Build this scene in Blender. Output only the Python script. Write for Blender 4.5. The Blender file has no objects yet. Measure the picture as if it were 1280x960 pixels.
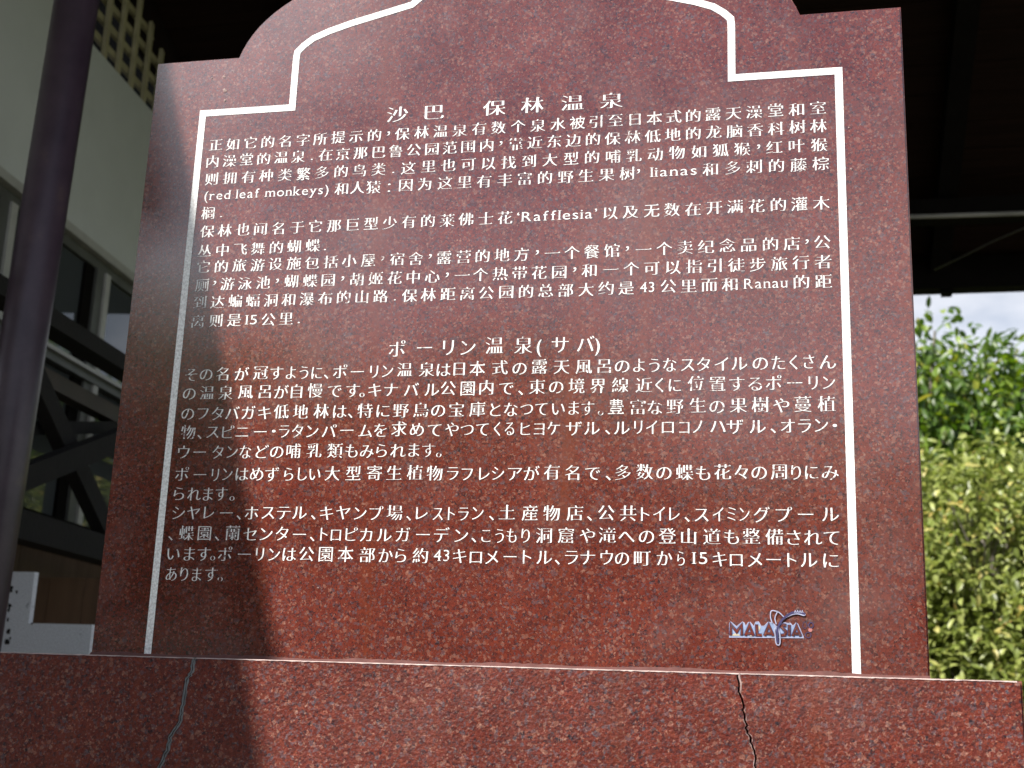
import bpy, bmesh, math, random
import numpy as np
from mathutils import Vector, Matrix
rnd = random.Random(7)
S = bpy.context.scene
COL = S.collection

# ------------------------------------------------------------------ camera
CAM = Vector((0.42824, -1.79046, -0.06244))
FPX = 1609.89                                   # focal length in pixels of a 1280 px wide picture
CR = Vector((0.97741263, 0.20842262, 0.03499373))
CU = Vector((0.01820313, -0.24798943, 0.9685917))
CF = Vector((-0.2105545, 0.94607677, 0.24618194))
cd = bpy.data.cameras.new('camera'); cam = bpy.data.objects.new('camera', cd); COL.objects.link(cam)
cd.sensor_width = 36; cd.lens = 36 * FPX / 1280; cd.clip_start = .05; cd.clip_end = 900
M = Matrix.Identity(4)
for i in range(3):
    M[i][0], M[i][1], M[i][2], M[i][3] = CR[i], CU[i], -CF[i], CAM[i]
cam.matrix_world = M
cd.dof.use_dof = True; cd.dof.focus_distance = 1.86; cd.dof.aperture_fstop = 7.0
S.camera = cam

# ------------------------------------------------------------------ light
SUN = Vector((-0.43, -0.52, 0.74)).normalized()       # direction towards the sun
SUN_EL = math.asin(SUN.z); SUN_AZ = math.atan2(SUN.x, SUN.y)
w = bpy.data.worlds.new('World'); S.world = w; w.use_nodes = True
nt = w.node_tree; nt.nodes.clear()
def N(nt, t, **kw):
    n = nt.nodes.new(t)
    for k, v in kw.items():
        if k in n.inputs.keys() if isinstance(k, str) else False: n.inputs[k].default_value = v
        else: setattr(n, k, v)
    return n
out = N(nt, 'ShaderNodeOutputWorld')
sky = N(nt, 'ShaderNodeTexSky', sky_type='NISHITA', sun_disc=False, sun_elevation=SUN_EL, sun_rotation=SUN_AZ, altitude=300)
bg = N(nt, 'ShaderNodeBackground', Strength=.05)
tc = N(nt, 'ShaderNodeTexCoord')
mp = N(nt, 'ShaderNodeMapping'); mp.inputs['Scale'].default_value = (1, 1, 2.2)
cl = N(nt, 'ShaderNodeTexNoise', Scale=2.3, Detail=7, Roughness=.55)
cr = N(nt, 'ShaderNodeValToRGB'); cr.color_ramp.elements[0].position = .40; cr.color_ramp.elements[1].position = .56
cmix = N(nt, 'ShaderNodeMixRGB')
# sunlit clouds: brighter the closer they stand to the sun
dt = N(nt, 'ShaderNodeVectorMath', operation='DOT_PRODUCT'); dt.inputs[1].default_value = SUN
pw = N(nt, 'ShaderNodeMath', operation='POWER'); pw.inputs[1].default_value = 9; pw.use_clamp = False
mxx = N(nt, 'ShaderNodeMath', operation='MAXIMUM'); mxx.inputs[1].default_value = 0
ma = N(nt, 'ShaderNodeMath', operation='MULTIPLY_ADD'); ma.inputs[1].default_value = 30; ma.inputs[2].default_value = 3.4
sz = N(nt, 'ShaderNodeSeparateXYZ'); iv = N(nt, 'ShaderNodeMath', operation='SUBTRACT'); iv.inputs[0].default_value = 1; iv.use_clamp = True
p4 = N(nt, 'ShaderNodeMath', operation='POWER'); p4.inputs[1].default_value = 4
mb2 = N(nt, 'ShaderNodeMath', operation='MULTIPLY_ADD'); mb2.inputs[1].default_value = 19
cc = N(nt, 'ShaderNodeVectorMath', operation='SCALE'); cc.inputs[0].default_value = (.93, .97, 1.08)
L = nt.links.new
L(tc.outputs['Generated'], mp.inputs['Vector']); L(mp.outputs[0], cl.inputs['Vector']); L(cl.outputs['Fac'], cr.inputs[0])
L(tc.outputs['Generated'], dt.inputs[0]); L(dt.outputs['Value'], mxx.inputs[0]); L(mxx.outputs[0], pw.inputs[0]); L(pw.outputs[0], ma.inputs[0]); L(tc.outputs['Generated'], sz.inputs[0]); L(sz.outputs['Z'], iv.inputs[1]); L(iv.outputs[0], p4.inputs[0]); L(p4.outputs[0], mb2.inputs[0]); L(ma.outputs[0], mb2.inputs[2]); L(mb2.outputs[0], cc.inputs['Scale']); L(cc.outputs[0], cmix.inputs[2])
L(cr.outputs[0], cmix.inputs[0]); L(sky.outputs[0], cmix.inputs[1]); L(cmix.outputs[0], bg.inputs['Color']); L(bg.outputs[0], out.inputs[0])
sd = bpy.data.lights.new('sun', 'SUN'); so = bpy.data.objects.new('sun', sd); COL.objects.link(so)
sd.energy = 5.0; sd.angle = math.radians(.53); sd.color = (1, .95, .87)
so.rotation_euler = (-SUN).to_track_quat('-Z', 'Y').to_euler(); so.location = SUN * 30
S.view_settings.view_transform = 'Standard'; S.view_settings.look = 'None'
S.view_settings.exposure = 1.17; S.view_settings.gamma = 1; S.view_settings.use_curve_mapping = False
try: S.cycles.use_denoising = True
except Exception: pass
S.cycles.max_bounces = 8

# ------------------------------------------------------------------ helpers
def ray(px, py): return (CF + CR * ((px - 640) / FPX) - CU * ((py - 480) / FPX))
def hit(px, py, n, c):                          # the point of plane n.x = c seen at pixel px, py of the photo
    d = ray(px, py); n = Vector(n); return CAM + d * ((c - CAM.dot(n)) / d.dot(n))
def face_pt(px, py, y=0.0): return hit(px, py, (0, 1, 0), y)

def mat(name): 
    m = bpy.data.materials.new(name); m.use_nodes = True
    t = m.node_tree; b = t.nodes['Principled BSDF']; return m, t, b
def ramp(t, stops):
    r = N(t, 'ShaderNodeValToRGB'); e = r.color_ramp.elements
    while len(e) < len(stops): e.new(.5)
    for k, (p, c) in enumerate(stops): e[k].position = p; e[k].color = (*c, 1)
    return r
def plain(name, col, rough=.6, var=.25, scale=6, bump=0, spec=.5, metal=0, stretch=(1, 1, 1)):
    m, t, b = mat(name)
    tc = N(t, 'ShaderNodeTexCoord'); mp = N(t, 'ShaderNodeMapping'); mp.inputs['Scale'].default_value = stretch
    n = N(t, 'ShaderNodeTexNoise', Scale=scale, Detail=8, Roughness=.62)
    r = ramp(t, [(.25, [c * (1 - var) for c in col]), (.75, [min(1, c * (1 + var)) for c in col])])
    t.links.new(tc.outputs['Object'], mp.inputs[0]); t.links.new(mp.outputs[0], n.inputs['Vector'])
    t.links.new(n.outputs['Fac'], r.inputs[0]); t.links.new(r.outputs[0], b.inputs['Base Color'])
    b.inputs['Roughness'].default_value = rough; b.inputs['Specular IOR Level'].default_value = spec
    b.inputs['Metallic'].default_value = metal
    if bump:
        n2 = N(t, 'ShaderNodeTexNoise', Scale=scale * 8, Detail=6)
        t.links.new(mp.outputs[0], n2.inputs['Vector'])
        bp = N(t, 'ShaderNodeBump', Strength=bump, Distance=.01); t.links.new(n2.outputs['Fac'], bp.inputs['Height'])
        t.links.new(bp.outputs[0], b.inputs['Normal'])
    return m

def granite(name, polished=True):
    m, t, b = mat(name); l = t.links.new
    tc = N(t, 'ShaderNodeTexCoord')
    ns = N(t, 'ShaderNodeTexNoise', Scale=220, Detail=3)
    wob = N(t, 'ShaderNodeVectorMath', operation='SCALE'); wob.inputs['Scale'].default_value = .004
    sub = N(t, 'ShaderNodeVectorMath', operation='SUBTRACT'); sub.inputs[1].default_value = (.5, .5, .5)
    add = N(t, 'ShaderNodeVectorMath', operation='ADD')
    l(tc.outputs['Object'], ns.inputs['Vector']); l(ns.outputs['Color'], sub.inputs[0]); l(sub.outputs[0], wob.inputs[0])
    l(tc.outputs['Object'], add.inputs[0]); l(wob.outputs[0], add.inputs[1])
    k = 1.0 if polished else .85
    v1 = N(t, 'ShaderNodeTexVoronoi', Scale=235 * k); v2 = N(t, 'ShaderNodeTexVoronoi', Scale=460 * k)
    l(add.outputs[0], v1.inputs['Vector']); l(add.outputs[0], v2.inputs['Vector'])
    s1 = N(t, 'ShaderNodeSeparateColor'); l(v1.outputs['Color'], s1.inputs[0])
    s2 = N(t, 'ShaderNodeSeparateColor'); l(v2.outputs['Color'], s2.inputs[0])
    f = .85 if polished else .76
    r1 = ramp(t, [(0, (.020 * f, .012 * f, .016 * f)), (.09, (.085 * f, .016 * f, .012 * f)), (.30, (.125 * f, .022 * f, .015 * f)),
                  (.55, (.105 * f, .028 * f, .020 * f)), (.74, (.165 * f, .035 * f, .020 * f)), (.86, (.075, .060, .070)), (.94, (.20, .095, .070))])
    r1.color_ramp.interpolation = 'CONSTANT'
    r2 = ramp(t, [(0, (.018, .014, .020)), (.13, (.11 * f, .020 * f, .014 * f)), (.62, (.15 * f, .032 * f, .019 * f)), (.84, (.085, .055, .06)), (.94, (.22, .115, .085))])
    r2.color_ramp.interpolation = 'CONSTANT'
    l(s1.outputs[0], r1.inputs[0]); l(s2.outputs[1], r2.inputs[0])
    mx = N(t, 'ShaderNodeMixRGB'); mx.inputs[0].default_value = .5
    l(r1.outputs[0], mx.inputs[1]); l(r2.outputs[0], mx.inputs[2])
    soft = N(t, 'ShaderNodeMixRGB'); soft.inputs[0].default_value = .13 if polished else .04; soft.inputs[2].default_value = (.105, .030, .022, 1); l(mx.outputs[0], soft.inputs[1]); mx = soft
    # fine mineral grain + broad cloudy variation + rusty vertical streaks
    fine = N(t, 'ShaderNodeTexNoise', Scale=900, Detail=2); l(tc.outputs['Object'], fine.inputs['Vector'])
    fr = ramp(t, [(.3, (.55, .55, .55)), (.7, (1.5, 1.5, 1.5))]); l(fine.outputs['Fac'], fr.inputs[0])
    mu = N(t, 'ShaderNodeMixRGB', blend_type='MULTIPLY'); mu.inputs[0].default_value = .7 if polished else .95
    l(mx.outputs[0], mu.inputs[1]); l(fr.outputs[0], mu.inputs[2])
    big = N(t, 'ShaderNodeTexNoise', Scale=9, Detail=6, Roughness=.6); l(tc.outputs['Object'], big.inputs['Vector'])
    br = ramp(t, [(.3, (.82, .80, .80)), (.7, (1.18, 1.2, 1.2))]); l(big.outputs['Fac'], br.inputs[0])
    mu2 = N(t, 'ShaderNodeMixRGB', blend_type='MULTIPLY'); mu2.inputs[0].default_value = 1
    l(mu.outputs[0], mu2.inputs[1]); l(br.outputs[0], mu2.inputs[2])
    mp = N(t, 'ShaderNodeMapping'); mp.inputs['Scale'].default_value = (14, 14, .9); l(tc.outputs['Object'], mp.inputs[0])
    st = N(t, 'ShaderNodeTexNoise', Scale=1, Detail=5, Roughness=.65); l(mp.outputs[0], st.inputs['Vector'])
    sr = ramp(t, [(.56, (0, 0, 0)), (.74, (.6, .6, .6))]); l(st.outputs['Fac'], sr.inputs[0])
    rust = N(t, 'ShaderNodeMixRGB'); rust.inputs[2].default_value = (.12, .026, .010, 1)
    l(sr.outputs[0], rust.inputs[0]); l(mu2.outputs[0], rust.inputs[1])
    # settled dust: pale cloudy patches with soft edges
    dn = N(t, 'ShaderNodeTexNoise', Scale=3.2, Detail=9, Roughness=.68); l(tc.outputs['Object'], dn.inputs['Vector'])
    dr = ramp(t, [(.50, (0, 0, 0)), (.74, (.38, .38, .38) if polished else (.2, .2, .2))]); l(dn.outputs['Fac'], dr.inputs[0])
    dust = N(t, 'ShaderNodeMixRGB'); dust.inputs[2].default_value = (.15, .10, .095, 1)
    l(dr.outputs[0], dust.inputs[0]); l(rust.outputs[0], dust.inputs[1]); l(dust.outputs[0], b.inputs['Base Color'])
    rr = N(t, 'ShaderNodeMapRange'); l(big.outputs['Fac'], rr.inputs[0])
    rr.inputs['To Min'].default_value = .03 if polished else .38; rr.inputs['To Max'].default_value = .22 if polished else .6
    l(rr.outputs[0], b.inputs['Roughness'])
    b.inputs['IOR'].default_value = 1.95 if polished else 1.25
    bp = N(t, 'ShaderNodeBump', Strength=.04 if polished else .6, Distance=.0006 if polished else .003)
    l(ns.outputs['Fac'] if not polished else fine.outputs['Fac'], bp.inputs['Height']); l(bp.outputs[0], b.inputs['Normal'])
    return m

def paint(name, col=(.80, .80, .80), wear=.66, under=(.10, .03, .025), rough=.55, scale=60):
    m, t, b = mat(name); l = t.links.new
    tc = N(t, 'ShaderNodeTexCoord')
    n = N(t, 'ShaderNodeTexNoise', Scale=scale, Detail=9, Roughness=.7); n2 = N(t, 'ShaderNodeTexNoise', Scale=7, Detail=3)
    l(tc.outputs['Object'], n.inputs['Vector']); l(tc.outputs['Object'], n2.inputs['Vector'])
    a = N(t, 'ShaderNodeMath', operation='ADD'); l(n.outputs['Fac'], a.inputs[0])
    h = N(t, 'ShaderNodeMath', operation='MULTIPLY'); h.inputs[1].default_value = .5; l(n2.outputs['Fac'], h.inputs[0]); l(h.outputs[0], a.inputs[1])
    r = ramp(t, [(wear + .22, (0, 0, 0)), (wear + .28, (1, 1, 1))]); l(a.outputs[0], r.inputs[0])
    mx = N(t, 'ShaderNodeMixRGB'); mx.inputs[1].default_value = (*col, 1); mx.inputs[2].default_value = (*under, 1)
    l(r.outputs[0], mx.inputs[0])
    n3 = N(t, 'ShaderNodeTexNoise', Scale=300, Detail=3); l(tc.outputs['Object'], n3.inputs['Vector'])
    r3 = ramp(t, [(.3, (.62, .60, .60)), (.62, (1, 1, 1))]); l(n3.outputs['Fac'], r3.inputs[0])
    mm = N(t, 'ShaderNodeMixRGB', blend_type='MULTIPLY'); mm.inputs[0].default_value = 1; l(mx.outputs[0], mm.inputs[1]); l(r3.outputs[0], mm.inputs[2])
    l(mm.outputs[0], b.inputs['Base Color']); b.inputs['Roughness'].default_value = rough
    return m

def tag(o, label, cat, group=None, kind=None):
    if label: o['label'] = label
    if cat: o['category'] = cat
    if group: o['group'] = group
    if kind: o['kind'] = kind
    return o
def empty(name, loc, label, cat, group=None):
    o = bpy.data.objects.new(name, None); COL.objects.link(o); o.location = loc; o.empty_display_size = .1
    return tag(o, label, cat, group)
def link(name, me, m=None, parent=None):
    o = bpy.data.objects.new(name, me); COL.objects.link(o)
    if m: me.materials.append(m)
    if parent:
        o.parent = parent; o.matrix_parent_inverse = Matrix.Translation(parent.location).inverted()
    return o
class MB:
    def __init__(s): s.v = []; s.f = []
    def add(s, vs, fs):
        k = len(s.v); s.v += [tuple(v) for v in vs]; s.f += [tuple(i + k for i in f) for f in fs]; return s
    def box(s, a, b):
        (x0, y0, z0), (x1, y1, z1) = a, b
        return s.add([(x0, y0, z0), (x1, y0, z0), (x1, y1, z0), (x0, y1, z0), (x0, y0, z1), (x1, y0, z1), (x1, y1, z1), (x0, y1, z1)],
                     [(0, 3, 2, 1), (4, 5, 6, 7), (0, 1, 5, 4), (1, 2, 6, 5), (2, 3, 7, 6), (3, 0, 4, 7)])
    def prism(s, poly, ext):                    # polygon of 3-D points swept by the vector ext
        n = len(poly); e = Vector(ext); p = [Vector(q) for q in poly]
        return s.add(p + [q + e for q in p], [tuple(range(n))[::-1], tuple(range(n, 2 * n))] + [(i, (i + 1) % n, (i + 1) % n + n, i + n) for i in range(n)])
    def beam(s, a, b, wdt, hgt, side=(0, 0, 1)):
        a, b = Vector(a), Vector(b); d = (b - a).normalized(); h = Vector(side); h = (h - d * h.dot(d)).normalized(); q = d.cross(h)
        c = [a + q * sx * wdt / 2 + h * sz * hgt / 2 for sx, sz in ((-1, -1), (1, -1), (1, 1), (-1, 1))]
        return s.prism(c, b - a)
    def tube(s, pts, rad, n=16, cap=True):
        pts = [Vector(p) for p in pts]; rads = rad if isinstance(rad, (list, tuple)) else [rad] * len(pts)
        vs = []; up = Vector((.31, .17, .93))
        for i, p in enumerate(pts):
            d = (pts[min(i + 1, len(pts) - 1)] - pts[max(i - 1, 0)]).normalized()
            x = d.cross(up).normalized(); y = d.cross(x)
            vs += [p + (x * math.cos(2 * math.pi * k / n) + y * math.sin(2 * math.pi * k / n)) * rads[i] for k in range(n)]
        fs = [(i * n + k, i * n + (k + 1) % n, (i + 1) * n + (k + 1) % n, (i + 1) * n + k) for i in range(len(pts) - 1) for k in range(n)]
        if cap: fs += [tuple(range(n))[::-1], tuple(range((len(pts) - 1) * n, len(pts) * n))]
        return s.add(vs, fs)
    def mesh(s, name, smooth=False, bevel=0):
        me = bpy.data.meshes.new(name); me.from_pydata(s.v, [], s.f)
        bm = bmesh.new(); bm.from_mesh(me); bmesh.ops.recalc_face_normals(bm, faces=bm.faces)
        if bevel: bmesh.ops.bevel(bm, geom=list(bm.edges), offset=bevel, segments=2, affect='EDGES', profile=.6)
        bm.to_mesh(me); bm.free()
        if smooth: me.polygons.foreach_set('use_smooth', [True] * len(me.polygons))
        return me
    def build(s, name, m, parent=None, smooth=False, bevel=0): return link(name, s.mesh(name, smooth, bevel), m, parent)

GZ = -1.55
M_POL = granite('polished_red_granite'); M_RGH = granite('rough_red_granite', False)
M_LINE = paint('white_border_paint', (.76, .76, .76), .73, (.30, .25, .25), scale=160)
M_TEXT = paint('white_letter_paint', (.72, .72, .72), .622, (.16, .085, .08), scale=140)
M_CEM = plain('grey_filler', (.13, .14, .15), .85, .4, 60, .3)
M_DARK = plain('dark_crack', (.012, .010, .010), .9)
M_CHIP = plain('pale_chipped_stone', (.24, .17, .16), .8, .3, 90)
M_EBLUE = plain('pale_blue_enamel', (.20, .26, .40), .35, .35, 120)
M_ENAVY = plain('navy_enamel', (.035, .030, .085), .4, .3, 100)
M_ELAV = plain('lavender_enamel', (.27, .28, .39), .4, .25, 100)
M_CREAM = plain('cream_enamel', (.40, .36, .27), .5, .2, 100)
M_PINK = plain('pink_enamel', (.35, .13, .12), .5, .2, 100)

# ------------------------------------------------------------------ ground
g = MB().add([(-300, -300, GZ), (300, -300, GZ), (300, 300, GZ), (-300, 300, GZ)], [(0, 1, 2, 3)]).build('ground', plain('grass_ground', (.055, .075, .025), .95, .5, 3, .4))
tag(g, None, None, kind='structure')
pv = MB().add([(-3, -6, GZ + .004), (6, -6, GZ + .004), (6, .5, GZ + .004), (-3, .5, GZ + .004)], [(0, 1, 2, 3)]).build('path', plain('weathered_path', (.13, .125, .11), .9, .2, 4, .2))
tag(pv, None, None, kind='structure')
fl_ = MB().add([(-6, .5, GZ + .004), (6.4, .5, GZ + .004), (6.4, 5.4, GZ + .004), (-6, 5.4, GZ + .004)], [(0, 1, 2, 3)]).build('pavilion_floor', plain('grey_floor', (.14, .13, .12), .8, .2, 3))
tag(fl_, None, None, kind='structure')

# ------------------------------------------------------------------ stone tablet
ZS, SX = .9715, .4538                           # shoulder height, half width of the raised head
FX, FZ, GX = .5132, .8790, .3572                # painted border: half width, shoulder, half width of its head
tab = empty('stone_tablet', (0, .06, -.01), 'polished red granite tablet with arched head, white border and lines of white writing', 'monument')
def arc_pts(p0, p1, bulge, n=20):               # quarter-like curve p0 -> p1 (quadratic/cubic by control list)
    out = []
    c = [Vector(p) for p in [p0] + bulge + [p1]]
    for i in range(n + 1):
        t = i / n; q = list(c)
        while len(q) > 1: q = [q[j].lerp(q[j + 1], t) for j in range(len(q) - 1)]
        out.append(q[0])
    return out
def fp(px, py):
    p = face_pt(px, py); return (p.x, p.z)
head_l = [fp(300, 72), fp(306, 58), fp(318, 38), fp(333, 20), fp(356, 0)]
top = arc_pts((-SX, ZS), (-.335, 1.088), [(-.43, 1.045)], 10)
top += arc_pts((-.335, 1.088), (0, 1.172), [(-.18, 1.165)], 14)[1:]
prof = [(-.6, -.012), (-.6, ZS)] + [tuple(p) for p in top]
right = [(-x, z) for x, z in reversed(prof[:-1])]
prof = prof + right
sm = MB().prism([(x, 0, z) for x, z in prof], (0, .12, 0))
me = sm.mesh('slab')
bm = bmesh.new(); bm.from_mesh(me)
ed = [e for e in bm.edges if all(abs(v.co.y) < 1e-5 for v in e.verts) and max(v.co.z for v in e.verts) > 0]
bmesh.ops.bevel(bm, geom=ed, offset=.0022, segments=2, affect='EDGES'); bm.to_mesh(me); bm.free()
slab = link('slab', me, M_POL, tab)

def ribbon(mb, pts, wd, y, closed=False):       # flat painted line of width wd along 2-D (x, z) points, mitred
    P = [Vector(p) for p in pts]; n = len(P); Lf = []; Rt = []
    for i in range(n):
        a = P[i - 1] if (i or closed) else None; b = P[(i + 1) % n] if (i < n - 1 or closed) else None
        d1 = (P[i] - a).normalized() if a is not None else None; d2 = (b - P[i]).normalized() if b is not None else None
        if d1 is None: d1 = d2
        if d2 is None: d2 = d1
        n1 = Vector((-d1.y, d1.x)); n2 = Vector((-d2.y, d2.x)); m = n1 + n2
        m = m / max(.35, m.dot(n1)) if m.length > 1e-6 else n1
        w_ = wd[i] if isinstance(wd, (list, tuple)) else wd
        Lf.append(P[i] + m * w_ / 2); Rt.append(P[i] - m * w_ / 2)
    k = n if closed else n - 1
    mb.add([(p.x, y, p.y) for p in Lf] + [(p.x, y, p.y) for p in Rt], [(i, (i + 1) % n, (i + 1) % n + n, i + n) for i in range(k)])
    return mb
hw = .0112
bl = [(-FX + hw / 2, -.01), (-FX + hw / 2, FZ - hw / 2), (-GX - hw / 2 + hw, FZ - hw / 2)]
lh = [(-GX + hw / 2, FZ - hw / 2), fp(368, 73)] + [fp(*q) for q in ((372, 65), (380, 57), (392, 48), (412, 39), (440, 29), (476, 18), (515, 6))]
lh = [(x, z) for x, z in lh]
GXc = abs(lh[0][0])
lh[1] = (-GXc, lh[1][1])
arch = arc_pts(lh[-1], (0, 1.118), [(lh[-1][0] * .5, 1.112)], 8)[1:]
half = bl[:2] + lh + [tuple(p) for p in arch]
full = half + [(-x, z) for x, z in reversed(half[:-1])]
bd = ribbon(MB(), full, hw, -.0006).build('border_line', M_LINE, tab)

# ---- lettering: outlines of the built-in face, turned into a brush-like face with thin level strokes
GL = {}
txo = bpy.data.objects.new('tmp_text', bpy.data.curves.new('tmp_text', 'FONT')); COL.objects.link(txo)
cvd = bpy.data.curves.new('tmp_curve', 'CURVE'); cvo = bpy.data.objects.new('tmp_curve', cvd); COL.objects.link(cvo)
def outline(ch):
    txo.data.body = ch; bpy.context.view_layer.update()
    cv = txo.to_curve(bpy.context.evaluated_depsgraph_get()); loops = []
    for s in cv.splines:
        bp = s.bezier_points; n = len(bp); pts = []
        for i in range(n):
            a, b = bp[i], bp[(i + 1) % n]; p0, p1, p2, p3 = a.co, a.handle_right, b.handle_left, b.co
            straight = abs((p1 - p0).cross(p3 - p0).z) + abs((p2 - p0).cross(p3 - p0).z) < 1e-4
            for k in range(1 if straight else 4):
                t = k / 4; u = 1 - t
                q = p0 * u ** 3 + p1 * 3 * u * u * t + p2 * 3 * u * t * t + p3 * t ** 3; pts.append(Vector((q.x, q.y)))
        cl = []
        for q in pts:
            if not cl or (q - cl[-1]).length > 2e-3: cl.append(q)
        while len(cl) > 2 and (cl[0] - cl[-1]).length < 2e-3: cl.pop()
        if len(cl) > 2: loops.append(cl)
    txo.to_curve_clear(); return loops
def glyph(ch, ty, tx, serif):
    key = (ch, ty, tx, serif)
    if key not in GL:
        for k in (1, .6, .3, 0):
            g_, ok = glyph_try(ch, ty * k, tx * k, serif)
            if ok: break
        GL[key] = g_
    return GL[key]
def glyph_try(ch, ty, tx, serif):
    loops = outline(ch); extra = []; res = []; bad = 0
    for P in loops:
        n = len(P); Q = []
        for i in range(n):
            a, b, c = P[i - 1], P[i], P[(i + 1) % n]
            d1 = (b - a).normalized(); d2 = (c - b).normalized()
            n1 = Vector((d1.y, -d1.x)); n2 = Vector((d2.y, -d2.x))
            o1 = tx * n1.x ** 2 - ty * n1.y ** 2 * (1 if abs(n1.y) > .8 else .5); o2 = tx * n2.x ** 2 - ty * n2.y ** 2 * (1 if abs(n2.y) > .8 else .5)
            det = n1.x * n2.y - n1.y * n2.x
            if abs(det) > .25: mv = Vector(((o1 * n2.y - o2 * n1.y) / det, (n1.x * o2 - n2.x * o1) / det))
            else: mv = (n1 + n2).normalized() * (o1 + o2) / 2
            lim = max(abs(tx), abs(ty)) * 1.6
            if mv.length > lim: mv *= lim / mv.length
            Q.append(b + mv)
        res.append(Q)
        for i in range(n):                       # little triangles and slabs at stroke ends
            a, b, c, d = P[i - 1], P[i], P[(i + 1) % n], P[(i + 2) % n]
            e = c - b
            if serif == 'c' and .04 < e.y < .11 and abs(e.x) < .012 and (b - a).x > .12 and (c - d).x > .12 and abs((c - d).y) < .02:
                yt = Q[(i + 1) % n].y; x = Q[(i + 1) % n].x
                extra.append([(x - .125, yt - .004), (x + .012, yt - .018), (x - .045, yt + .062)])
            if serif == 'c' and .05 < abs(e.x) < .1 and abs(e.y) < .012 and e.x < 0 and (b - a).y > .15 and (c - d).y > .15:
                yt = Q[i].y; x = max(Q[i].x, Q[(i + 1) % n].x)
                extra.append([(x - .02, yt - .06), (x + .045, yt - .012), (x - .085, yt + .03), (x - .082, yt - .03)])
            if serif == 'l' and .03 < abs(e.x) < .13 and abs(e.y) < .02 and abs((b - a).y) > .1 and abs((d - c).y) > .1:
                x0, x1 = sorted((b.x, c.x)); s_ = 1 if e.x < 0 else -1; y = Q[i].y
                extra.append([(x0 - .05, y), (x0 - .05, y - s_ * .028), (x1 + .05, y - s_ * .028), (x1 + .05, y)])
    area = lambda Q: sum(Q[i - 1].x * Q[i].y - Q[i].x * Q[i - 1].y for i in range(len(Q))) / 2
    def inside(p, Q):
        c = False
        for i in range(len(Q)):
            a, b = Q[i - 1], Q[i]
            if (a.y > p.y) != (b.y > p.y) and p.x < (b.x - a.x) * (p.y - a.y) / (b.y - a.y) + a.x: c = not c
        return c
    ars = [area(P) for P in loops]; V = []; F = []; cvd.dimensions = '2D'; cvd.fill_mode = 'BOTH'
    outs = [i for i, a in enumerate(ars) if a > 0]; holes = [i for i, a in enumerate(ars) if a <= 0]
    own = {h: min([o for o in outs if inside(loops[h][0], loops[o])] or outs[:1], key=lambda o: ars[o]) for h in holes}
    for lev, o in enumerate(outs):
        cvd.splines.clear()
        for Q in [res[o]] + [res[h] for h in holes if own[h] == o]:
            sp = cvd.splines.new('POLY'); sp.points.add(len(Q) - 1); sp.use_cyclic_u = True
            for q, p in zip(Q, sp.points): p.co = (q.x, q.y, 0, 1)
        bpy.context.view_layer.update()
        ev = cvo.evaluated_get(bpy.context.evaluated_depsgraph_get()); me = ev.to_mesh(); k = len(V)
        want = abs(area(res[o])) - sum(abs(area(res[h])) for h in holes if own[h] == o); got = sum(p.area for p in me.polygons)
        if abs(want - got) > .012 * abs(want) + 1e-4: bad += 1
        V += [(v.co.x, v.co.y, lev * .09) for v in me.vertices]; F += [tuple(i + k for i in p.vertices) for p in me.polygons]
        ev.to_mesh_clear()
    for tri in extra:
        k = len(V); V += [(x, y, 1.2) for x, y in tri]; F.append(tuple(range(k, k + len(tri))))
    xs = [q.x for Q in res for q in Q] or [0, 1]; ys = [q.y for Q in res for q in Q] or [0, 1]
    return (V, F, min(xs), max(xs), min(ys), max(ys)), bad == 0
FULLC = '，。、：・.'
def put(mb, ch, cx, cz, ew, eh, cls, jit=True):
    if cls == 'l': V, F, x0, x1, y0, y1 = glyph(ch, .006, -.004, 'l'); ax, az = (x0 + x1) / 2, .30
    elif cls == 'k': V, F, x0, x1, y0, y1 = glyph(ch, .019, .007, ''); ax, az = .5, .38
    else: V, F, x0, x1, y0, y1 = glyph(ch, .025, .012, 'c'); ax, az = .5, .34
    if ch in FULLC: ax = (x0 + x1) / 2
    if ch == '，': az = y1 - .28
    if ch == '.': az = .30
    jx = rnd.uniform(-.02, .02) * ew if jit else 0; jz = rnd.uniform(-.025, .025) * eh if jit else 0
    mb.add([(cx + (x - ax) * ew + jx, -.0005 - .00015 * s, cz + (y - az) * eh + jz) for x, y, s in V], F)
def is_kana(ch): return '\u3040' <= ch <= '\u30ff'
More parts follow.
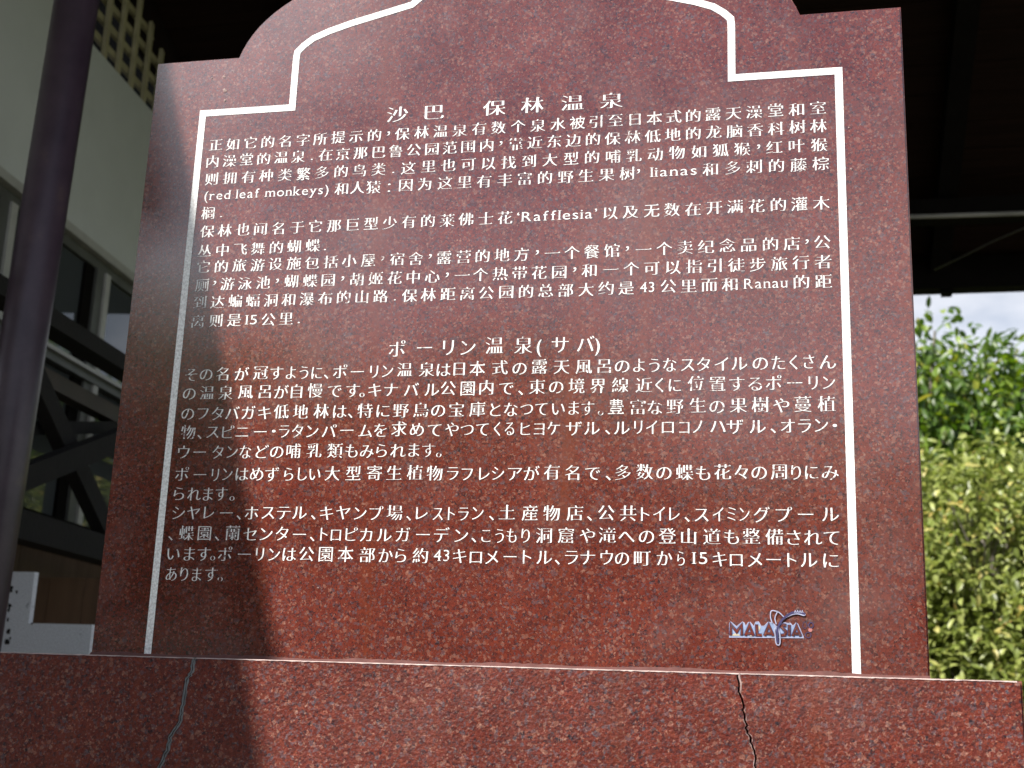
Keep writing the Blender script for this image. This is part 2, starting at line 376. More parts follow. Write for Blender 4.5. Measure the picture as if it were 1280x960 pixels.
def setline(items, y0, y1, ewpx, ehpx, label, name='text_line'):
    # items: list of (chars, [x of each char] or x of first) / ('L', text, x0, x1); y0 and y1: heights at the line's two ends in the photo
    flat = []
    for it in items:
        if it[0] == 'L': flat.append(('L', it[1], (it[2], it[3])))
        else:
            s, xs = it
            if not isinstance(xs, (list, tuple)): xs = [xs]
            for k, ch in enumerate(s): flat.append(('c', ch, xs[k] if k < len(xs) else None))
    px = [f[2] if f[0] == 'c' else f[2][0] for f in flat]
    known = [i for i, x in enumerate(px) if x is not None]; xa = px[known[0]]
    last = flat[-1]; xb = last[2] if last[0] == 'c' else last[2][1]
    z = (face_pt(xa, y0).z + face_pt(xb, y1).z) / 2
    def X(x):
        t = 0 if xb == xa else (x - xa) / (xb - xa); return face_pt(x, y0 + (y1 - y0) * t).x
    px = [X(x) if x is not None else None for x in px]
    adv = lambda ch: .55 if ch in '，.、。' else 1
    cen = []; c = 0
    for f in flat:
        a = adv(f[1]) if f[0] == 'c' else 1
        cen.append(c + a / 2); c += a
    for i in range(len(flat)):
        if px[i] is None:
            lo = max(k for k in known if k < i); hi = [k for k in known if k > i]
            if hi: px[i] = px[lo] + (px[hi[0]] - px[lo]) * (cen[i] - cen[lo]) / (cen[hi[0]] - cen[lo])
            else: px[i] = px[lo] + (cen[i] - cen[lo]) * .026
    ew = abs(face_pt(640 + ewpx / 2, 450).x - face_pt(640 - ewpx / 2, 450).x)
    eh = abs(face_pt(640, 450 - ehpx / 2).z - face_pt(640, 450 + ehpx / 2).z)
    mb = MB()
    for i, (f, x) in enumerate(zip(flat, px)):
        if f[0] == 'c':
            k = is_kana(f[1]) or f[1] in '，。、：・.()'
            if f[1] != ' ': 
                nb = [abs(px[j] - x) for j in (i - 1, i + 1) if 0 <= j < len(flat) and flat[j][1] not in FULLC + '()']
                put(mb, f[1], x, z, min(ew, 1.04 * min(nb)) if k and nb and f[1] not in FULLC + '()' else ew, eh, 'k' if k else 'c')
        else:
            a, b = X(f[2][0]), X(f[2][1]); t = f[1]; ws = []
            for ch in t:
                if ch == ' ': ws.append((0, .30))
                else: g_ = glyph(ch, .006, -.004, 'l'); ws.append((g_[2], g_[3] - g_[2] + .14))
            tot = sum(w_ for _, w_ in ws); s = (b - a) / tot; x = a; sz = min(s, ew * 1.15)
            for ch, (x0, w_) in zip(t, ws):
                if ch != ' ': put(mb, ch, x + w_ * s / 2, z, sz, eh * .96, 'l', False)
                x += w_ * s
    o = mb.build(name, M_TEXT, tab); return o

CW, CH = 20.6, 19.0; JW, JH = 21.0, 20.0
setline([('沙巴', [497, 542]), ('保林温泉', [618, 666, 716, 765])], 143.5, 126, 31, 23.5, '')
setline([('正如它的名字所提示的，', 270), ('保林温泉有数个泉水', 503.3), ('被引至日本式的', 722), ('露天澡堂和', 891), ('室', 1022.5)], 182, 136, CW, CH, '')
setline([('内澡堂的温泉.', 266), ('在京那巴鲁公园范围内，', 407), ('靠近东边的保林低地的龙脑香科树', 644), ('林', 1023)], 204, 157, CW, CH, '')
setline([('则拥有种类繁多的鸟类.', 265), ('这里也可以找到大型的哺乳动物如狐', 510.5), ('猴，', 928), ('红叶', 967.7), ('猴', 1024)], 226, 180, CW, CH, '')
setline([('L', '(red leaf monkeys)', 254.6, 412), ('和人猿：', 427), ('因为这里有丰富的野生果', 507), ('树，', 784.6), ('L', 'lianas', 812, 872.6), ('和多刺的藤', 888.7), ('棕', 1026)], 247, 203.5, CW, CH, '')
setline([('榈.', [261, 277])], 267, 267, CW, CH, '')
setline([('保林也闻名于它那巨型少有的莱佛士', 259), ('花', 631.5), ('L', '‘Rafflesia’', 645, 748), ('以及无数在开满花的灌', 763), ('木', 1026.5)], 291, 253.5, CW, CH, '')
setline([('丛中飞舞的蝴', 256), ('蝶.', [391, 407])], 314, 307.5, CW, CH, '')
setline([('它的旅游设施包括小屋，', 254.6), ('宿舍，', 497), ('露营的地方，', 555.5), ('一个餐馆，', 690.5), ('一个卖纪念品的', 804), ('店，', 990), ('公', 1028)], 335, 303, CW, CH, '')
setline([('厕，', 253), ('游泳池，', 284), ('蝴蝶园，', 364.5), ('胡姬花中心，', 446.5), ('一', 578), ('个热带花园，', 600.6), ('和一个可以指引徒步旅行', 737.5), ('者', 1029)], 358, 327, CW, CH, '')
setline([('到达蝙蝠洞和瀑布的山路.', 250), ('保林距离公园的总部大约', 512), ('是', 783), ('L', '43', 799, 819), ('公里而', 835), ('和', 913), ('L', 'Ranau', 929, 985.5), ('的', 1002), ('距', 1029)], 379.5, 351.5, CW, CH, '')
setline([('离则是', [247, 270, 293]), ('L', '15', 306, 323), ('公里.', [335.6, 358, 374])], 403, 398, CW, CH, '')
setline([('ポー', [496.7, 531]), ('リン', [561, 584]), ('温泉(サバ)', [617.6, 654, 682, 700, 732, 756])], 437.5, 428, 24, 24, '')
setline([('その名が冠すように、ポーリン温泉は日本式の露天風呂のようなスタイルのたくさん',
  [239.7, 258, 279, 302, 326, 345.5, 364, 380, 396, 408, 425, 447, 467.5, 484, 506, 533, 554, 574, 597, 625, 649.6, 674, 702, 730, 755.5, 778, 799, 818, 837, 859.6, 880, 902, 924, 950, 973, 992.6, 1010.6, 1034])], 469.5, 451, JW, JH, '')
setline([('の温泉風呂が自慢です。キナバル公園内で、東の境界線近くに位置するポーリン',
  [237, 258.5, 282, 307, 331, 351, 371, 394, 418, 441, 453, 469, 489, 514, 540, 560, 585, 608, 633, 651, 671.6, 695, 720.6, 748, 775, 805, 825, 843.5, 870, 897, 921, 944, 966.6, 993.5, 1016, 1035])], 494, 475.5, JW, JH, '')
setline([('のフタバガキ低地林は、特に野鳥の宝庫となつています。豊富な野生の果樹や蔓植',
  [235, 253.6, 272, 290.5, 310, 331, 352, 376, 402, 424, 438, 456, 479, 501, 526, 548, 571, 597, 618.5, 638, 658.7, 676.7, 698, 717, 735, 750.6, 770, 797, 819, 843.5, 871.7, 896.5, 922.5, 950.8, 977, 1004, 1033])], 519, 504, JW, JH, '')
setline([('物、スピニー・ラタンパームを求めてやつてくるヒヨケザル、ルリイロコノハザル、オラン・',
  [235, 250, 265.6, 284, 303, 325, 342, 355, 372, 390, 411, 434, 457, 476, 499, 521, 543.7, 565.5, 584, 603.5, 622, 637, 656, 674, 692, 717, 740, 760, 777, 798, 815, 834.5, 855, 872.5, 897, 919, 947, 966, 984.5, 1005.5, 1026, 1043])], 542.7, 529, JW, JH, '')
setline([('ウータンなどの哺乳類もみられます。', [229.5, 250, 273, 290, 306.5, 327, 346, 367, 392.5, 419, 440, 458.6, 477, 497.5, 517.4, 536, 549])], 566, 562, JW, JH, '')
setline([('ポーリンはめずらしい大型寄生植物ラフレシアが有名で、多数の蝶も花々の周りにみ',
  [227, 250, 269, 284, 302, 321, 340, 361, 377, 393.6, 415.5, 442, 468, 493, 518.6, 543.7, 565.5, 584, 604, 622, 643, 664, 690, 716, 741, 760.5, 779, 805.5, 830.5, 855.5, 879, 903, 927, 949, 974.5, 995, 1014.5, 1037.5])], 595.6, 587.5, JW, JH, '')
setline([('られます。', [223.4, 242.7, 260, 277, 291])], 617.5, 617, JW, JH, '')
setline([('シヤレー、ホステル、キヤンプ場、レストラン、土産物店、公共トイレ、スイミングプール',
  [223, 242, 260, 283, 299, 314, 335, 354.5, 374.6, 392, 408, 429, 450, 469, 493, 511, 526, 547.6, 563, 579.6, 597, 614.5, 634, 663, 689.6, 718.5, 737, 758, 785, 804.6, 824, 842, 859, 876.7, 898, 914.6, 930, 952, 979, 1007, 1037.7])], 642, 641.5, JW, JH, '')
setline([('、蝶園、蘭センター、トロピカルガーデン、こうもり洞窟や滝への登山道も整備されて',
  [214, 233, 256, 272, 291, 313, 332, 353, 374.6, 391, 403.4, 420, 438.6, 458, 480, 503, 529, 552, 576, 593, 608, 624.5, 640, 657, 680, 708, 735, 759, 783.5, 808, 834, 861, 890, 915, 939, 968, 992, 1015.5, 1040])], 669, 669.5, JW, JH, '')
setline([('います。ポーリンは公園本部から約', [216, 236, 255, 266, 281, 305, 325, 342, 361, 383, 407, 432, 459, 482, 501, 526]), ('L', '43', 541, 563),
  ('キロメートル、ラナウの町から', [575, 595, 615.4, 637.6, 657, 680.5, 697, 714, 735, 758, 778, 803, 830, 851]), ('L', '15', 864, 887),
  ('キロメートルに', [899.5, 920.6, 943.5, 967, 988.5, 1011, 1038.4])], 695, 696.6, JW, JH, '')
setline([('あります。', [214, 230, 246, 264, 276])], 717.7, 718, JW, JH, '')
bpy.data.objects.remove(txo); bpy.data.objects.remove(cvo)

# ---- painted emblem at the lower right of the tablet
def ep(x, y): p = face_pt(900 + x * 130 / 1280, 750 + y * 130 / 1280); return (p.x, p.z)
def eline(mb, pts, wpx, y): return ribbon(mb, [ep(*q) for q in pts], wpx * 130 / 1280 * .00118, y)
def smooth(pts, n=6):
    o = []
    for i in range(len(pts) - 1):
        p0, p1, p2, p3 = [Vector(pts[min(max(k, 0), len(pts) - 1)]) for k in (i - 1, i, i + 1, i + 2)]
        for k in range(n):
            t = k / n; o.append(tuple(.5 * (2 * p1 + (p2 - p0) * t + (2 * p0 - 5 * p1 + 4 * p2 - p3) * t * t + (3 * p1 - p0 - 3 * p2 + p3) * t ** 3)))
    return o + [tuple(pts[-1])]
em = empty('emblem', (.4, 0, .1), None, None); em.parent = tab; em.matrix_parent_inverse = Matrix.Translation(tab.location).inverted()
top_c = [(118, 280), (132, 268), (205, 328), (278, 270), (298, 282), (316, 325), (350, 276), (372, 274), (418, 330), (440, 272), (476, 270), (505, 322), (545, 322), (588, 276), (640, 276), (700, 330), (745, 292), (800, 280), (832, 288), (866, 284), (896, 322), (938, 282), (960, 300), (1024, 452)]
body = [ep(*q) for q in top_c] + [ep(1022, 464), ep(116, 456)]
MB().add([(x, -.0004, z) for x, z in body], [tuple(range(len(body)))]).build('emblem_plate', M_EBLUE, em)
mbe = MB(); eline(mbe, top_c + [(1026, 466), (116, 458), (118, 280), (132, 268)], 9, -.0006); mbe.build('plate_outline', M_ELAV, em)
STR = [[(132, 436), (136, 306), (206, 392), (268, 306), (268, 436)], [(312, 440), (362, 312), (412, 440)], [(334, 412), (392, 412)],
       [(450, 300), (456, 430), (515, 434)], [(548, 440), (600, 312), (655, 440)], [(570, 412), (632, 412)],
       [(815, 316), (780, 306), (758, 330), (785, 362), (815, 392), (796, 432), (745, 436)], [(852, 306), (852, 440)],
       [(896, 444), (942, 320), (992, 444)], [(918, 414), (968, 414)]]
a_, b_ = MB(), MB()
for k, s in enumerate(STR):
    eline(a_, s, 40, -.0008 - k * .00002); eline(b_, s, 24, -.0012 - k * .00002)
a_.build('letter_edge', M_ENAVY, em); b_.build('letter', M_POL, em)
fl, fn = MB(), MB()
for s in ([(642, 282), (622, 215), (624, 150), (648, 130), (716, 146)], [(694, 300), (676, 232), (690, 180), (720, 150), (790, 214)], [(672, 300), (690, 350), (712, 372)]): eline(fl, smooth(s), 12, -.0016)
eline(fl, smooth([(668, 345), (680, 450), (690, 530), (715, 556), (738, 530), (736, 430), (722, 330), (780, 240), (870, 186), (950, 170), (1030, 190), (1050, 178)]), 13, -.0017)
eline(fn, smooth([(706, 380), (716, 330), (770, 240), (860, 172), (940, 150), (1010, 160), (1046, 176)]), 24, -.0019)
eline(fn, smooth([(706, 360), (703, 440), (712, 530)]), 26, -.0020)
for x in (925, 955, 985, 1012): eline(fl, [(x - 8, 158), (x, 128), (x + 12, 158)], 8, -.0022)
fl.build('flower_outline', M_ELAV, em); fn.build('flower_stamen', M_ENAVY, em)
def ell(x, y, rx, ry): return [(x + rx * math.cos(a * math.pi / 8), y + ry * math.sin(a * math.pi / 8)) for a in range(17)]
d1, d2 = MB(), MB()
eline(d1, ell(1120, 312, 28, 34), 10, -.0008); eline(d1, ell(1086, 432, 34, 34), 8, -.0008); eline(d1, ell(1044, 310, 26, 40), 5, -.0008)
d1.build('dot_outline', M_ENAVY, em)
q = [ep(*e) for e in ell(1112, 368, 26, 26)[:-1]]; d2.add([(x, -.0007, z) for x, z in q], [tuple(range(16))]); d2.build('pink_dot', M_PINK, em)
c3 = MB()
for q in ([(130, 440), (205, 400), (250, 440)], [(360, 445), (392, 425), (400, 450)], [(470, 300), (500, 345), (478, 385)]):
    e = [ep(*k) for k in q]; c3.add([(x, -.00075, z) for x, z in e], [(0, 1, 2)])
c3.build('worn_patch', M_CREAM, em)
# bird droppings and chips on the polished face
for px, py, r in ((280, 96, 2.2), (281, 113, 2.8), (265, 98, 1.2), (281, 126, 1.6), (1064, 211, 1.4), (1061, 160, 1), (405, 700, 1.3), (398, 735, 1)):
    c = face_pt(px, py); n = 9; rr = [r * .0012 * rnd.uniform(.5, 1.4) for _ in range(n)]
    vs = [(c.x + rr[i] * math.cos(6.283 * i / n), -.0005, c.z + rr[i] * 1.2 * math.sin(6.283 * i / n)) for i in range(n)]
    MB().add(vs + [(c.x, -.0012, c.z)], [(i, (i + 1) % n, n) for i in range(n)]).build('white_speck', M_CHIP, tab)

# ------------------------------------------------------------------ base with two cracks
YB = -.06
base = empty('granite_plinth', (0, .1, GZ), 'cracked rough red granite plinth under the polished tablet', 'plinth')
ZT, ZB, XL, XR = -.004, -.45, -1.6, .703
def bp_(px, py): p = face_pt(px, py, YB); return (p.x, p.z)
def jag(pts, n=5, amp=.0016):
    o = []
    for i in range(len(pts) - 1):
        a, b = Vector(pts[i]), Vector(pts[i + 1])
        for k in range(n): o.append(a.lerp(b, k / n) + Vector((rnd.uniform(-amp, amp), 0)) * (1 if (i or k) else 0))
    return o + [Vector(pts[-1])]
ck1 = jag([(bp_(243, 825)[0], ZT)] + [bp_(*q) for q in ((239, 840), (232, 852), (229, 880), (226, 900), (214, 918), (208, 938), (198, 962), (190, 990))] + [(bp_(180, 1100)[0], ZB)])
ck2 = jag([(bp_(923, 843)[0], ZT)] + [bp_(*q) for q in ((923, 862), (928, 876), (930, 895), (934, 914), (939, 928), (944, 945), (943, 965), (946, 990))] + [(bp_(948, 1100)[0], ZB)])
def block(x0, x1, left=None, right=None):        # a stone whose side follows a crack
    lp = left or [Vector((x0, ZT)), Vector((x0, ZB))]; rp = right or [Vector((x1, ZT)), Vector((x1, ZB))]
    poly = [(p.x, YB, p.y) for p in lp] + [(p.x, YB, p.y) for p in reversed(rp)]
    return MB().prism(poly, (0, .36, 0))
def shift(c, wd): return [p + Vector((wd * rnd.uniform(.75, 1.25), 0)) for i, p in enumerate(c)]
stones = [block(XL, 0, None, shift(ck1, -.0034)), block(0, 0, shift(ck1, .0034), shift(ck2, -.0012)), block(0, XR, shift(ck2, .0012), None)]
for i, s in enumerate(stones):
    me = s.mesh('block'); bm = bmesh.new(); bm.from_mesh(me)
    ed = [e for e in bm.edges if all(abs(v.co.y - YB) < 1e-5 for v in e.verts) and (all(abs(v.co.z - ZT) < 1e-5 for v in e.verts) or all(abs(v.co.x - XR) < 1e-5 for v in e.verts))]
    bmesh.ops.bevel(bm, geom=ed, offset=.0026, segments=3, affect='EDGES'); bm.to_mesh(me); bm.free()
    link('block', me, M_RGH, base)
fillm = MB()
poly = [(p.x, p.y) for p in ck1]
fillm.prism([(x - .0031, YB + .0012, z) for x, z in poly] + [(x + .0031, YB + .0012, z) for x, z in reversed(poly)], (0, .02, 0))
fillm.build('crack_filler', M_CEM, base)
hair = MB(); ribbon(hair, [(p.x + rnd.uniform(-.0008, .0012), p.y) for p in ck1], [rnd.uniform(.0004, .0016) for _ in ck1], YB + .0008); hair.build('hairline_crack', M_DARK, base)
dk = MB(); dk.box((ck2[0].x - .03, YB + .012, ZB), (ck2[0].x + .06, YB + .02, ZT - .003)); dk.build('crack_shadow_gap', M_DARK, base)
chip = MB()
c2 = shift(ck2, .0019); ribbon(chip, [(p.x + .0004, p.y) for p in c2], [(.0024 if i < 6 else rnd.choice((.0001, .0001, .0003, .0009))) * rnd.uniform(.6, 1.2) for i in range(len(c2))], YB - .0003)
c2l = shift(ck2, -.0017); k0 = 16; ribbon(chip, [(p.x, p.y) for p in c2l[k0:]], [rnd.choice((.0002, .0006, .0012)) for _ in c2l[k0:]], YB - .0003)
chip.build('chipped_edge', M_CHIP, base)
ft = MB().box((XL, YB + .05, GZ), (XR - .06, .25, ZB - .002)); ft.build('footing', M_RGH, base)
# sun glint painted on the plinth edge; dusty mortar bead along the tablet's foot
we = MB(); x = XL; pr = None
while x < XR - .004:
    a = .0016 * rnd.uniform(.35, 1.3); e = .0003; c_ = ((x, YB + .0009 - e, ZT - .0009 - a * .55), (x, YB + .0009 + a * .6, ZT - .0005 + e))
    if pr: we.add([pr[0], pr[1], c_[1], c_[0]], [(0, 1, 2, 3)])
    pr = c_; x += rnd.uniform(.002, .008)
we.build('painted_edge_glint', plain('pale_glint_paint', (.29, .22, .205), .85, .6, 45), base)
dm = MB(); x = -.6; pr = None
while x < .602:
    hh = .0006 + .0030 * (.5 + .5 * math.sin(x * 31)) * rnd.uniform(.4, 1.2); c_ = ((x, -.005, -.003), (x, -.0002, hh))
    if pr: dm.add([pr[0], c_[0], c_[1], pr[1]], [(0, 1, 2, 3)])
    pr = c_; x += .01
dm.build('mortar_bead', plain('dusty_mortar', (.075, .026, .022), .9, .4, 60), base)

# ------------------------------------------------------------------ pavilion behind: sloping board ceiling
YE, ZE = 4.5, hit(1210, 363, (0, 1, 0), 4.5).z
TS = math.tan(math.radians(25)); YR = 1.7
def cz(y): return ZE + .17 + (YE - y) * TS
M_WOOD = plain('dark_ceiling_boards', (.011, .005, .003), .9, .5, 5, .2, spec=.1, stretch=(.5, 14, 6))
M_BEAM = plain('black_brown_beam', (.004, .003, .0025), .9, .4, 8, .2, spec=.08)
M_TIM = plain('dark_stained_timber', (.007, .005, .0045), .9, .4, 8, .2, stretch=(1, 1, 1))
WA = math.radians(-4.5); WD = Vector((math.sin(WA), math.cos(WA), 0)); WN = Vector((math.cos(WA), -math.sin(WA), 0))
WC = WN.dot(Vector((-2.36, 2.98, 0)))
roof = empty('pavilion_roof', (1.5, 3, 2), 'dark timber pavilion roof with board ceiling behind the tablet', 'roof')
X0, X1 = -2.3, 6.5
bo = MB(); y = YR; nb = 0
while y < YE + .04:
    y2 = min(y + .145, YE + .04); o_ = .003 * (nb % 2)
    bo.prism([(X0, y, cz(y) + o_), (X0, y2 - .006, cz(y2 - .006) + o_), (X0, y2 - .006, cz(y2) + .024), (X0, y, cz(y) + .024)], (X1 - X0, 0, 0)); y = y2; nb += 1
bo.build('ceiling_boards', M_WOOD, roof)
sh = MB().prism([(X0 - .2, YR, cz(YR) + .03), (X0 - .2, YE + .1, cz(YE + .1) + .03), (X0 - .2, YE + .1, cz(YE + .1) + .06), (X0 - .2, YR, cz(YR) + .06)], (X1 - X0 + .4, 0, 0))
sh.prism([(X0 - .2, YR, cz(YR) + .03), (X0 - .2, .75, cz(YR) + .03 - (YR - .75) * TS), (X0 - .2, .75, cz(YR) + .06 - (YR - .75) * TS), (X0 - .2, YR, cz(YR) + .06)], (X1 - X0 + .4, 0, 0))
sh.build('roof_sheet', plain('roof_sheet', (.018, .012, .010), .8, spec=.1), roof)
xr = hit(1176, 310, (0, TS, 1), ZE + .1 + YE * TS).x
for k in range(-4, 6):
    x = xr + k * .92
    if x < X0 + .1: continue
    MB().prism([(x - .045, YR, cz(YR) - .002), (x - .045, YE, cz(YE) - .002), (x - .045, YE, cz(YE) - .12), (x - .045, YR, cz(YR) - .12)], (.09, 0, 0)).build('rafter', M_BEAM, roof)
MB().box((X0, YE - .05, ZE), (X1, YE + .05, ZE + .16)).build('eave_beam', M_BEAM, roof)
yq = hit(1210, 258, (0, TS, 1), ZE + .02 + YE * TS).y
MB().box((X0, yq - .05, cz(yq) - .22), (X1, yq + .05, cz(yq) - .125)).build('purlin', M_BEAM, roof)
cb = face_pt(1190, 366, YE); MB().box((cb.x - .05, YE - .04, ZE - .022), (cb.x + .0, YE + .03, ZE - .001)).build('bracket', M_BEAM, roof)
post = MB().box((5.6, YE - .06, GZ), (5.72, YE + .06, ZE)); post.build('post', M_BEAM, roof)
# conduit and cable under the roof
yc = yq - .12; pa, pb = face_pt(1140, 271, yc), face_pt(1280, 266.5, yc); dv = (pb - pa).normalized()
co = MB().tube([pa - dv * 2.2, pb + dv * 1.5], .0105, 12).build('conduit', plain('grey_conduit', (.20, .19, .17), .5), None, True)
tag(co, 'thin pale grey conduit running level under the dark ceiling', 'pipe')
ca = [hit(1168, 337, (0, 1, 0), 4.1), hit(1200, 322, (0, 1, 0), 4.0), hit(1240, 302, (0, 1, 0), 3.9), hit(1282, 284, (0, 1, 0), 3.8), hit(1420, 240, (0, 1, 0), 3.6)]
cb_ = MB().tube(ca, .0045, 8).build('cable', plain('dark_cable', (.022, .019, .017), .5), None, True)
tag(cb_, 'thin dark cable sagging diagonally below the ceiling boards', 'cable')

# ------------------------------------------------------------------ building on the left
bld = empty('building', (-2.6, 4, GZ), 'pale panelled building with lattice vent and dark windows behind the steel post', 'building')
def W(px, py, off=0): return hit(px, py, WN, WC + off)
def U(p): return p.dot(WD)
def wp(u, z, off=0): return WD * u + WN * (WC + off) + Vector((0, 0, z))
def wbox(u0, u1, z0, z1, o0, o1, name, m, par=None):
    mb = MB().prism([wp(u0, z0, o0), wp(u1, z0, o0), wp(u1, z1, o0), wp(u0, z1, o0)], WN * (o1 - o0)); return mb.build(name, m, par or bld)
M_PANEL = plain('grey_white_panel', (.53, .54, .52), .55, .10, 2)
M_FRAME = plain('off_white_frame', (.36, .35, .32), .5, .15, 12)
M_FDARK = plain('dark_grey_frame', (.075, .075, .068), .5, .25, 12)
M_LAT = plain('yellowed_lattice', (.36, .32, .19), .6, .2, 10)
M_GLASS, t_, b_g = mat('dark_window_glass'); b_g.inputs['Base Color'].default_value = (.055, .060, .062, 1); b_g.inputs['Roughness'].default_value = .03; b_g.inputs['IOR'].default_value = 1.55
u0, u1 = U(W(0, 250)) - 1.2, U(W(165, 350)) + 3.0
zp1 = (W(67, 8).z + W(189, 131).z) / 2; zp0 = (W(80, 275).z + W(160, 337).z) / 2; zf = W(78, 286).z; zd = W(77, 299).z
wbox(u0, u1, zp0, zp1, -.12, 0, 'wall_panel', M_PANEL)
wbox(u0, u1, zf, zp0 - .006, -.12, .02, 'transom', M_FRAME); wbox(u0, u1, zd, zf - .002, -.12, -.012, 'transom_shadow_strip', M_FDARK)  # dark lower strip carries the recess shade in its colour
zs1 = W(56, 432).z; zs0 = W(120, 483).z; zb1 = W(75, 650).z; zb0 = W(75, 690).z
wbox(u0, u1, zs0, zs1, -.12, .012, 'window_rail', M_FDARK); wbox(u0, u1, zs1 - .012, zs1 + .004, -.1, .03, 'rail_lip', M_FRAME)
um = U(W(128, 360)); e1, e2, e3 = U(W(113, 330)), U(W(124, 330)), U(W(133.5, 330)); e4 = U(W(139.5, 330))
pitch = .78
for k in (-2, -1, 0, 1, 2, 3):
    d = k * pitch
    wbox(e1 + d, e2 + d, zb1, zd - .002, -.05, -.016, 'mullion_inner', M_BEAM); wbox(e2 + d + .001, e3 + d, zb1, zd - .002, -.05, -.004, 'mullion', M_FDARK); wbox(e3 + d + .001, e4 + d, zb1, zd - .002, -.05, .006, 'mullion_edge', M_FRAME)
    for za, zb_ in ((zs1 + .005, zd - .002), (zb1, zs0 - .001)):
        wbox(e4 + d + .001, e1 + d + pitch - .001, za, zb_, -.04, -.03, 'pane', M_GLASS)
wbox(u0, u1, zb0, zb1 - .002, -.12, .03, 'window_sill', M_BEAM)
# lattice vent above the panel
zt = zp1 + 1.7
la = MB(); ul = U(W(118, 60)) - 1.0
uu = [U(W(*q)) for q in ((117, 35), (134, 55), (151, 75), (167, 92), (183, 112))]
du = (uu[-1] - uu[0]) / 4; z1s = W(117, 35).z
u = uu[0] - du * 8
while u < uu[-1] + du * 8:
    la.prism([wp(u - .012, zp1, -.02), wp(u + .012, zp1, -.02), wp(u + .012, zt, -.02), wp(u - .012, zt, -.02)], WN * .018); u += du
dz = W(150, 75).z - W(150, 104).z
z = zp1 + dz * .9
while z < zt:
    la.prism([wp(uu[0] - du * 8, z - .015, -.045), wp(uu[-1] + du * 8, z - .015, -.045), wp(uu[-1] + du * 8, z + .015, -.045), wp(uu[0] - du * 8, z + .015, -.045)], WN * .018); z += dz
la.build('lattice', M_LAT, bld)
wbox(u0, u1, GZ, zt, -.9, -.8, 'back_wall', M_BEAM)
pk = MB(); 
u = u0
while u < u1:
    pk.prism([wp(u, GZ, -.12), wp(u + .236, GZ, -.12), wp(u + .236, zb0 - .002, -.12), wp(u, zb0 - .002, -.12)], WN * (.10 + rnd.uniform(0, .008))); u += .24
pk.build('lower_boards', plain('brown_boards', (.12, .070, .040), .75, .4, 4, .2, stretch=(3, 3, .6)), bld)

# dark timber bracing in front of the windows
br = empty('timber_brace', W(90, 560, .3), 'dark timber brace frame with crossed struts between the steel post and the windows', 'brace')
OB = .34
def bz(px, py, o=OB): return W(px, py, o)
def strut(a, b, wd, th, name, o=OB):
    a, b = bz(*a, o), bz(*b, o); d = (b - a); a = a - d * .25; b = b + d * .25
    MB().beam(a, b, th, wd, WN.cross(d.normalized())).build(name, M_TIM, br)
zt1, zt0 = bz(108, 420).z, bz(108, 442).z
mbm = MB().prism([wp(u0, zt0, OB - .05), wp(u1 - 1.6, zt0, OB - .05), wp(u1 - 1.6, zt1, OB - .05), wp(u0, zt1, OB - .05)], WN * .09); mbm.build('top_rail', M_TIM, br)
zc1, zc0 = bz(98, 470).z, bz(98, 492).z
mbm = MB().prism([wp(u0, zc0, OB - .12), wp(u1 - 1.6, zc0, OB - .12), wp(u1 - 1.6, zc1, OB - .12), wp(u0, zc1, OB - .12)], WN * .06); mbm.build('board_rail', plain('brown_stained_rail', (.035, .022, .018), .6, .3, 6), br)
strut((45, 478), (126, 652), .075, .05, 'strut', OB - .02)
strut((30, 596), (142, 552), .075, .05, 'strut', OB + .04)
strut((60, 535), (150, 534), .045, .05, 'cross_rail', OB - .09)
zl1, zl0 = bz(75, 655).z, bz(75, 690).z
mbm = MB().prism([wp(u0, zl0, OB - .05), wp(u1 - 1.6, zl0, OB - .05), wp(u1 - 1.6, zl1, OB - .05), wp(u0, zl1, OB - .05)], WN * .09); mbm.build('bottom_rail', M_TIM, br)
for k in (-1.35, 1.3):
    u = U(bz(90, 560)) + k
    MB().prism([wp(u, GZ, OB - .06), wp(u + .09, GZ, OB - .06), wp(u + .09, zt1 + .02, OB - .06), wp(u, zt1 + .02, OB - .06)], WN * .09).build('leg', M_TIM, br)

# steel post
YP = 1.15
a, b = face_pt(96, 0, YP), face_pt(-12, 690, YP); d = (a - b).normalized()
pb_, pt_ = b - d * ((b.z - GZ) / d.z), a + d * ((2.72 - a.z) / d.z)
wpx = (face_pt(125, 0, YP) - face_pt(67, 0, YP)).length / 2 * .985 * .83
M_POST, tp, bpst = mat('maroon_gloss_paint'); bpst.inputs['Base Color'].default_value = (.055, .032, .050, 1); bpst.inputs['Roughness'].default_value = .40
nn = N(tp, 'ShaderNodeTexNoise', Scale=25, Detail=6)
n5 = N(tp, 'ShaderNodeTexNoise', Scale=9, Detail=9, Roughness=.7); r5 = ramp(tp, [(.35, (.040, .024, .036)), (.58, (.060, .038, .052)), (.72, (.095, .065, .060))])
tp.links.new(n5.outputs['Fac'], r5.inputs[0]); tp.links.new(r5.outputs[0], bpst.inputs['Base Color'])
t9 = N(tp, 'ShaderNodeTexCoord'); tp.links.new(t9.outputs['Object'], n5.inputs['Vector'])
bb = N(tp, 'ShaderNodeBump', Strength=.12, Distance=.004); tcp = N(tp, 'ShaderNodeTexCoord')
tp.links.new(tcp.outputs['Object'], nn.inputs['Vector']); tp.links.new(nn.outputs['Fac'], bb.inputs['Height']); tp.links.new(bb.outputs[0], bpst.inputs['Normal'])
po = empty('steel_post', pb_, 'round maroon painted steel post at the left of the tablet', 'post')
MB().tube([pb_, pt_], wpx, 40).build('shaft', M_POST, po, True)
MB().box((pb_.x - .11, pb_.y - .11, GZ), (pb_.x + .11, pb_.y + .11, GZ + .012)).build('foot_plate', M_POST, po)

